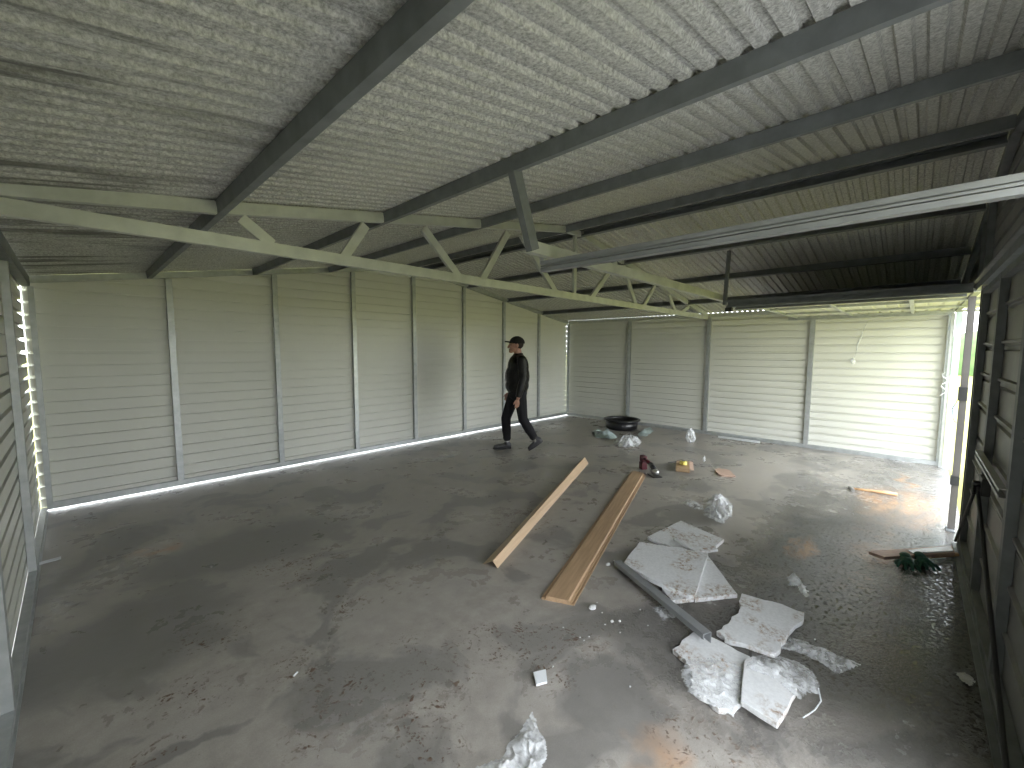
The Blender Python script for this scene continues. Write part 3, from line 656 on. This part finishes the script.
# boards by the door
w0 = [(4.235, 0.174), (4.203, 0.081), (4.674, -0.312), (4.840, -0.303)]
put('wooden_board', plate(w0, .022, .024, 4, .003), 'wood_board', label='pinkish wooden board with a broken end lying by the door post', cat='board')
put('wooden_block', MB().prism([(4.572, -0.031), (4.509, -0.038), (4.542, -0.072), (4.606, -0.066)], .002, .0215), 'wood_board', label='small wooden packer under the board by the door post', cat='wooden block')
put('white_strip', plate([(4.456, -0.047), (4.415, -0.075), (4.692, -0.302), (4.803, -0.295)], .047, .008, 4, .002), 'white', label='whitish strip lying on the wooden board by the door post', cat='strip')
put('round_dowel', MB().tube([P3((4.541, -0.174), .016), P3((4.735, -0.329), .016)], .015, 12), 'wood_orange', label='orange-brown round wooden handle beside the gloves', cat='wooden handle')
# gloves
def glove(c, ang, s, label, z0):
    ca, sa = math.cos(ang), math.sin(ang)
    T = lambda x, y, z: V((c[0] + (x * ca - y * sa) * s, c[1] + (x * sa + y * ca) * s, z0 + z))
    mb = MB(); mb.cap(T(-.05, -.02, .03), T(.02, -.022, .03), .024, .024).cap(T(-.05, .02, .03), T(.02, .022, .03), .024, .024).ball(T(-.01, 0, .032), .036)
    for k, (yy, ln) in enumerate([(-.036, .055), (-.012, .068), (.012, .064), (.034, .050)]):
        mb.cap(T(.02, yy, .03), T(.025 + ln * .55, yy * 1.7, .034), .0125, .0115).cap(T(.025 + ln * .55, yy * 1.7, .034), T(.03 + ln * 1.1, yy * 2.1, .016), .0115, .010)
    mb.cap(T(-.03, -.03, .028), T(.0, -.072, .022), .016, .014).cap(T(.0, -.072, .022), T(.03, -.08, .016), .014, .012)
    t = thing('work_glove', (c[0], c[1], z0), label, 'glove', 'pair of green work gloves')
    o = put('glove_body', mb, 'green_glove', t, smooth=True); r = o.modifiers.new('remesh', 'REMESH'); r.mode = 'VOXEL'; r.voxel_size = .0035; r.use_smooth_shade = True
    put('cuff', MB().tube([T(-.13, 0, .03), T(-.10, 0, .032), T(-.06, 0, .03)], [.038, .036, .034], 16), 'green_glove', t, smooth=True)
gA = (4.248, -0.047)
glove(gA, math.radians(188), .82, 'dark green work glove with fingers pointing to the camera, left of its pair', .002)
glove((4.343, -0.144), math.radians(200), .80, 'dark green work glove nearer the door post, right of its pair', .002)

# small bits
cA, cB, cC, cD = P3((1.507, 1.289), .001), P3((1.568, 1.258), .001), P3((1.496, 1.193), .02), P3((1.447, 1.217), .02)
put('white_offcut', MB().prism([(1.491, 1.276), (1.549, 1.244), (1.494, 1.191), (1.444, 1.216)], .010, .022), 'white', label='square white plastic offcut on the floor in the foreground', cat='offcut')
put('white_strip', slab(P3((-0.276, 4.609), .006), P3((-0.278, 4.663), .006), P3((-0.156, 4.679), .006), P3((-0.155, 4.622), .006), .004), 'white', label='thin white strip on the floor by the left wall', cat='strip')
put('white_strip', slab(P3((8.094, 2.527), .012), P3((8.263, 2.581), .012), P3((8.290, 1.891), .012), P3((8.095, 1.845), .012), .006), 'white', label='long white strip standing in for daylight leaking under the right wall', cat='strip')  # added white strip in place of light through the gap under the wall
put('cigarette_end', MB().tube([P3((0.662, 2.125), .005), P3((0.685, 2.138), .005)], .004, 8), 'white', label='tiny white stub on the muddy floor in the foreground', cat='stub')
cr = [(2.692, 1.575), (2.158, 1.365), (2.132, 1.212), (2.163, 1.180), (2.576, 1.685), (2.231, 1.379), (1.885, 1.389), (1.883, 1.269), (1.925, 1.237), (1.878, 1.239), (2.077, 1.128), (1.606, 1.243), (1.764, 0.897), (2.783, 1.578), (2.165, 1.301), (4.347, 1.519), (5.068, 2.161), (2.079, 1.227), (5.629, 3.947), (2.356, 1.146), (2.247, 1.041), (2.786, 0.313)]
big = [.022, .030, .014, .012] + [.006] * 40
for i, p in enumerate(cr):
    r = big[i]; base = MB().ball((0, 0, 0), 1, 9, 6); mb = MB(); mb.f = base.f
    mb.v = [V((p[0] + q.x * r * (1 + .4 * noise.noise(q * 2 + V((i, 0, 0)))), p[1] + q.y * r * .7 * (1 + .4 * noise.noise(q * 2 + V((0, i, 0)))), .001 + (q.z + 1) * r * .4)) for q in base.v]
    lab = ['foam crumb beside the brown plank, nearest the large foam board', 'largest foam crumb, right of the near end of the brown plank', 'round foam crumb of a close pair in the middle floor', 'smaller foam crumb of the close pair, right one'][i] if i < 4 else 'tiny white foam crumb scattered on the concrete floor'
    put('foam_crumb', mb, 'foam', label=lab, cat='foam crumb', group='scattered foam crumbs')

# ------------------------------------------------------------------ the man
O = V((4.86, 4.535, 0)); Fd = V((-.782, .623, 0)); Ld = V((-.623, -.782, 0))
def T(s, l, z): return O + Fd * (s * 1.03) + Ld * (l * 1.03) + V((0, 0, z * 1.025))
man = thing('person', tuple(O), 'person in black jacket and cap walking left past the back wall', 'person')
HZ = 1.60
def ax(): return (Fd, Ld, V((0, 0, 1)))
bd = MB()
# head with face
bd.ball(T(.03, 0, 1.655), (.100, .076, .105), 16, 12, ax())
bd.ball(T(.06, 0, 1.60), (.068, .060, .075), 14, 10, ax())
bd.cap(T(.10, 0, 1.545), T(.115, 0, 1.542), .030, .024)                      # chin
bd.cap(T(.125, 0, 1.655), T(.148, 0, 1.605), .010, .016)                     # nose
bd.ball(T(.125, 0, 1.572), (.014, .026, .010), 8, 6, ax())                    # lips
bd.cap(T(.112, .035, 1.668), T(.112, -.035, 1.668), .013, .013)              # brow
for s_ in (1, -1): bd.ball(T(.02, .078 * s_, 1.63), (.022, .010, .034), 10, 8, ax())
bd.cap(T(.005, 0, 1.56), T(-.01, 0, 1.44), .058, .066)
# torso
bd.ball(T(-.01, 0, 1.30), (.12, .19, .20), 16, 12, ax()); bd.ball(T(.0, 0, 1.08), (.135, .165, .18), 16, 12, ax()); bd.ball(T(0, 0, .93), (.12, .165, .12), 16, 12, ax())
def arm(side, sh, el, wr, fwd):
    bd.cap(sh, el, .05, .040); bd.cap(el, wr, .040, .027)
    d = (fwd - wr).normalized(); sidev = Fd; n_ = d.cross(sidev).normalized()
    pc = wr + d * .055
    bd.ball(pc, (.030, .016, .045), 10, 8, (sidev, n_, d))
    kn = wr + d * .09
    for k, (o_, ln) in enumerate([(.027, .062), (.009, .072), (-.009, .068), (-.027, .052)]):
        a = kn + sidev * o_; b_ = a + d * ln * .5 - Ld * side * .006; c = b_ + d * ln * .42 - Ld * side * .022
        bd.cap(a - d * .02, b_, .0085, .008, 8); bd.cap(b_, c, .008, .007, 8)
    a = wr + d * .03 + sidev * .028; b_ = a + d * .035 + sidev * .024; bd.cap(a, b_, .011, .0095, 8); bd.cap(b_, b_ + d * .028 + sidev * .003, .0095, .008, 8)
arm(1, T(-.03, .20, 1.42), T(-.04, .24, 1.12), T(.03, .25, .845), T(.05, .25, .70))
arm(-1, T(-.03, -.20, 1.42), T(.02, -.25, 1.14), T(.10, -.24, .90), T(.16, -.24, .75))
# legs: right leg (far side) leads, left leg trails
LG = {1: (T(-.02, .09, .90), T(-.07, .10, .50), T(-.27, .10, .165)), -1: (T(.03, -.09, .90), T(.17, -.10, .49), T(.15, -.10, .10))}
for s_, (a, k, e) in LG.items(): bd.cap(a, k, .080, .055); bd.cap(k, e, .052, .036)
body = put('body', bd, 'skin', man, smooth=True)
r = body.modifiers.new('remesh', 'REMESH'); r.mode = 'VOXEL'; r.voxel_size = .0065; r.use_smooth_shade = True
for s_ in (1, -1): put('eye', MB().ball(T(.108, .032 * s_, 1.645), .012, 10, 8), 'eye', man, smooth=True)
put('hair', MB().ball(T(.005, 0, 1.655), (.098, .083, .085), 18, 12, ax()), 'hair', man, smooth=True)
# jacket
jk = MB()
jk.ball(T(-.005, 0, 1.30), (.170, .205, .22), 18, 12, ax()); jk.ball(T(.005, 0, 1.16), (.198, .205, .24), 18, 12, ax()); jk.ball(T(.01, 0, 1.02), (.190, .195, .16), 18, 12, ax())
jk.tube([T(.0, 0, .885), T(.0, 0, 1.0)], [.145, .165], 20)
jk.tube([T(-.012, 0, 1.42), T(-.005, 0, 1.515)], [.095, .075], 18)
jk.cap(T(-.02, .14, 1.43), T(-.02, -.14, 1.43), .07, .07)
for s_, sh, el, wr in ((1, T(-.03, .20, 1.415), T(-.045, .24, 1.12), T(.028, .25, .86)), (-1, T(-.03, -.20, 1.415), T(.02, -.25, 1.14), T(.095, -.24, .92))):
    jk.cap(sh, el, .078, .064); jk.tube([el, el.lerp(wr, .5), wr], [.064, .06, .045], 14); jk.ball(el, .064)
    for q in (.2, .4, .6, .8): jk.ball(sh.lerp(el, q), .078, 10, 6)
    for q in (.25, .55): jk.ball(el.lerp(wr, q), .063, 10, 6)
j = put('jacket', jk, 'jacket', man, smooth=True); r = j.modifiers.new('remesh', 'REMESH'); r.mode = 'VOXEL'; r.voxel_size = .011; r.use_smooth_shade = True
# trousers
tp = MB(); tp.ball(T(.0, 0, .90), (.15, .18, .13), 18, 12, ax())
for s_, (a, k, e) in LG.items():
    tp.cap(a, k, .108, .078); e2 = k.lerp(e, .88); tp.tube([k, k.lerp(e, .5), e2], [.078, .075, .056], 14); tp.ball(k, .08); tp.ball(k.lerp(e, .45), .076, 10, 6)
    tp.ball(k.lerp(e, .8), .066, 10, 6)
j = put('trousers', tp, 'trousers', man, smooth=True); r = j.modifiers.new('remesh', 'REMESH'); r.mode = 'VOXEL'; r.voxel_size = .011; r.use_smooth_shade = True
for s_, (a, k, e) in LG.items(): put('sock', MB().tube([k.lerp(e, .85), e], [.045, .042], 14), 'sock', man, smooth=True)
def shoe(heel, toe, ank):
    f = (toe - heel).normalized(); u = f.cross(Ld).normalized(); u = u if u.z > 0 else -u; n = (toe - heel).length
    m_ = MB(); m_.cap(heel + u * .055 + f * .045, ank, .050, .048); m_.cap(heel + u * .042 + f * .045, toe + u * .032 - f * .04, .045, .036); m_.cap(heel + u * .05 + f * .08, toe + u * .035 - f * .07, .046, .04)
    o = put('shoe', m_, 'shoe', man, smooth=True); r = o.modifiers.new('remesh', 'REMESH'); r.mode = 'VOXEL'; r.voxel_size = .009; r.use_smooth_shade = True
    out = []
    for k in range(20):
        a = 2 * math.pi * k / 20; out.append((math.cos(a) * (n / 2), math.sin(a) * (.046 - .006 * math.cos(a))))
    put('sole', MB().extr(out, (heel + toe) / 2, (heel + toe) / 2 + u * .022, f, Ld), 'sole', o)
shoe(T(.085, -.10, .003), T(.375, -.10, .003), T(.15, -.10, .10))
shoe(T(-.385, .10, .155), T(-.165, .10, .004), T(-.28, .10, .19))
# cap
cp = MB(); base = MB().ball((0, 0, 0), 1, 20, 14)
for p in base.v:
    z = max(p.z, -.02); cp.v.append(T(.012 + p.x * .122, p.y * .097, 1.665 + z * .112))
cp.f = base.f
c_ = put('cap', cp, 'cap', man, smooth=True)
out = [(.02 + .10 * math.cos(a), .078 * math.sin(a)) for a in [math.radians(t) for t in range(-90, 91, 15)]]
vz = MB().extr([(-.01, -.07)] + out + [(-.01, .07)], T(.085, 0, 1.670), T(.085, 0, 1.688), Fd + V((0, 0, .12)), Ld)
put('visor', vz, 'cap', c_)

# ------------------------------------------------------------------ camera
cam = bpy.data.cameras.new('camera'); cam.sensor_width = 36; cam.lens = 420.117 / 1024 * 36; cam.clip_start = .02; cam.clip_end = 500
co = bpy.data.objects.new('camera', cam); COL.objects.link(co)
r_ = (0.692358, -0.721546, 0.003383); d_ = (-0.057756, -0.060092, -0.996521); f_ = (0.719239, 0.689754, -0.083279)
co.matrix_world = Matrix(((r_[0], -d_[0], -f_[0], 0), (r_[1], -d_[1], -f_[1], 0), (r_[2], -d_[2], -f_[2], 1.62), (0, 0, 0, 1)))
sc.camera = co

# ------------------------------------------------------------------ light: overcast sky
w = bpy.data.worlds.new('overcast_sky'); sc.world = w; w.use_nodes = True; nt = w.node_tree; bg = nt.nodes['Background']
tc = nd(nt, 'ShaderNodeTexCoord'); sp = nd(nt, 'ShaderNodeSeparateXYZ'); nt.links.new(tc.outputs['Generated'], sp.inputs[0])
c = ramp(nt, rampv(nt, sp.outputs[2], -.1, 1.), [(0, (.93, .97, 1.0)), (.5, (.90, .95, 1.0)), (1, (.87, .93, 1.0))])
nt.links.new(c, bg.inputs['Color']); bg.inputs['Strength'].default_value = 1.0
sc.view_settings.view_transform = 'Standard'; sc.view_settings.look = 'None'; sc.view_settings.gamma = 1; sc.view_settings.use_curve_mapping = False
sc.view_settings.exposure = 3.4
cy = sc.cycles; cy.use_denoising = True; cy.max_bounces = 16; cy.diffuse_bounces = 10; cy.glossy_bounces = 6; cy.transparent_max_bounces = 16; cy.sample_clamp_indirect = 10
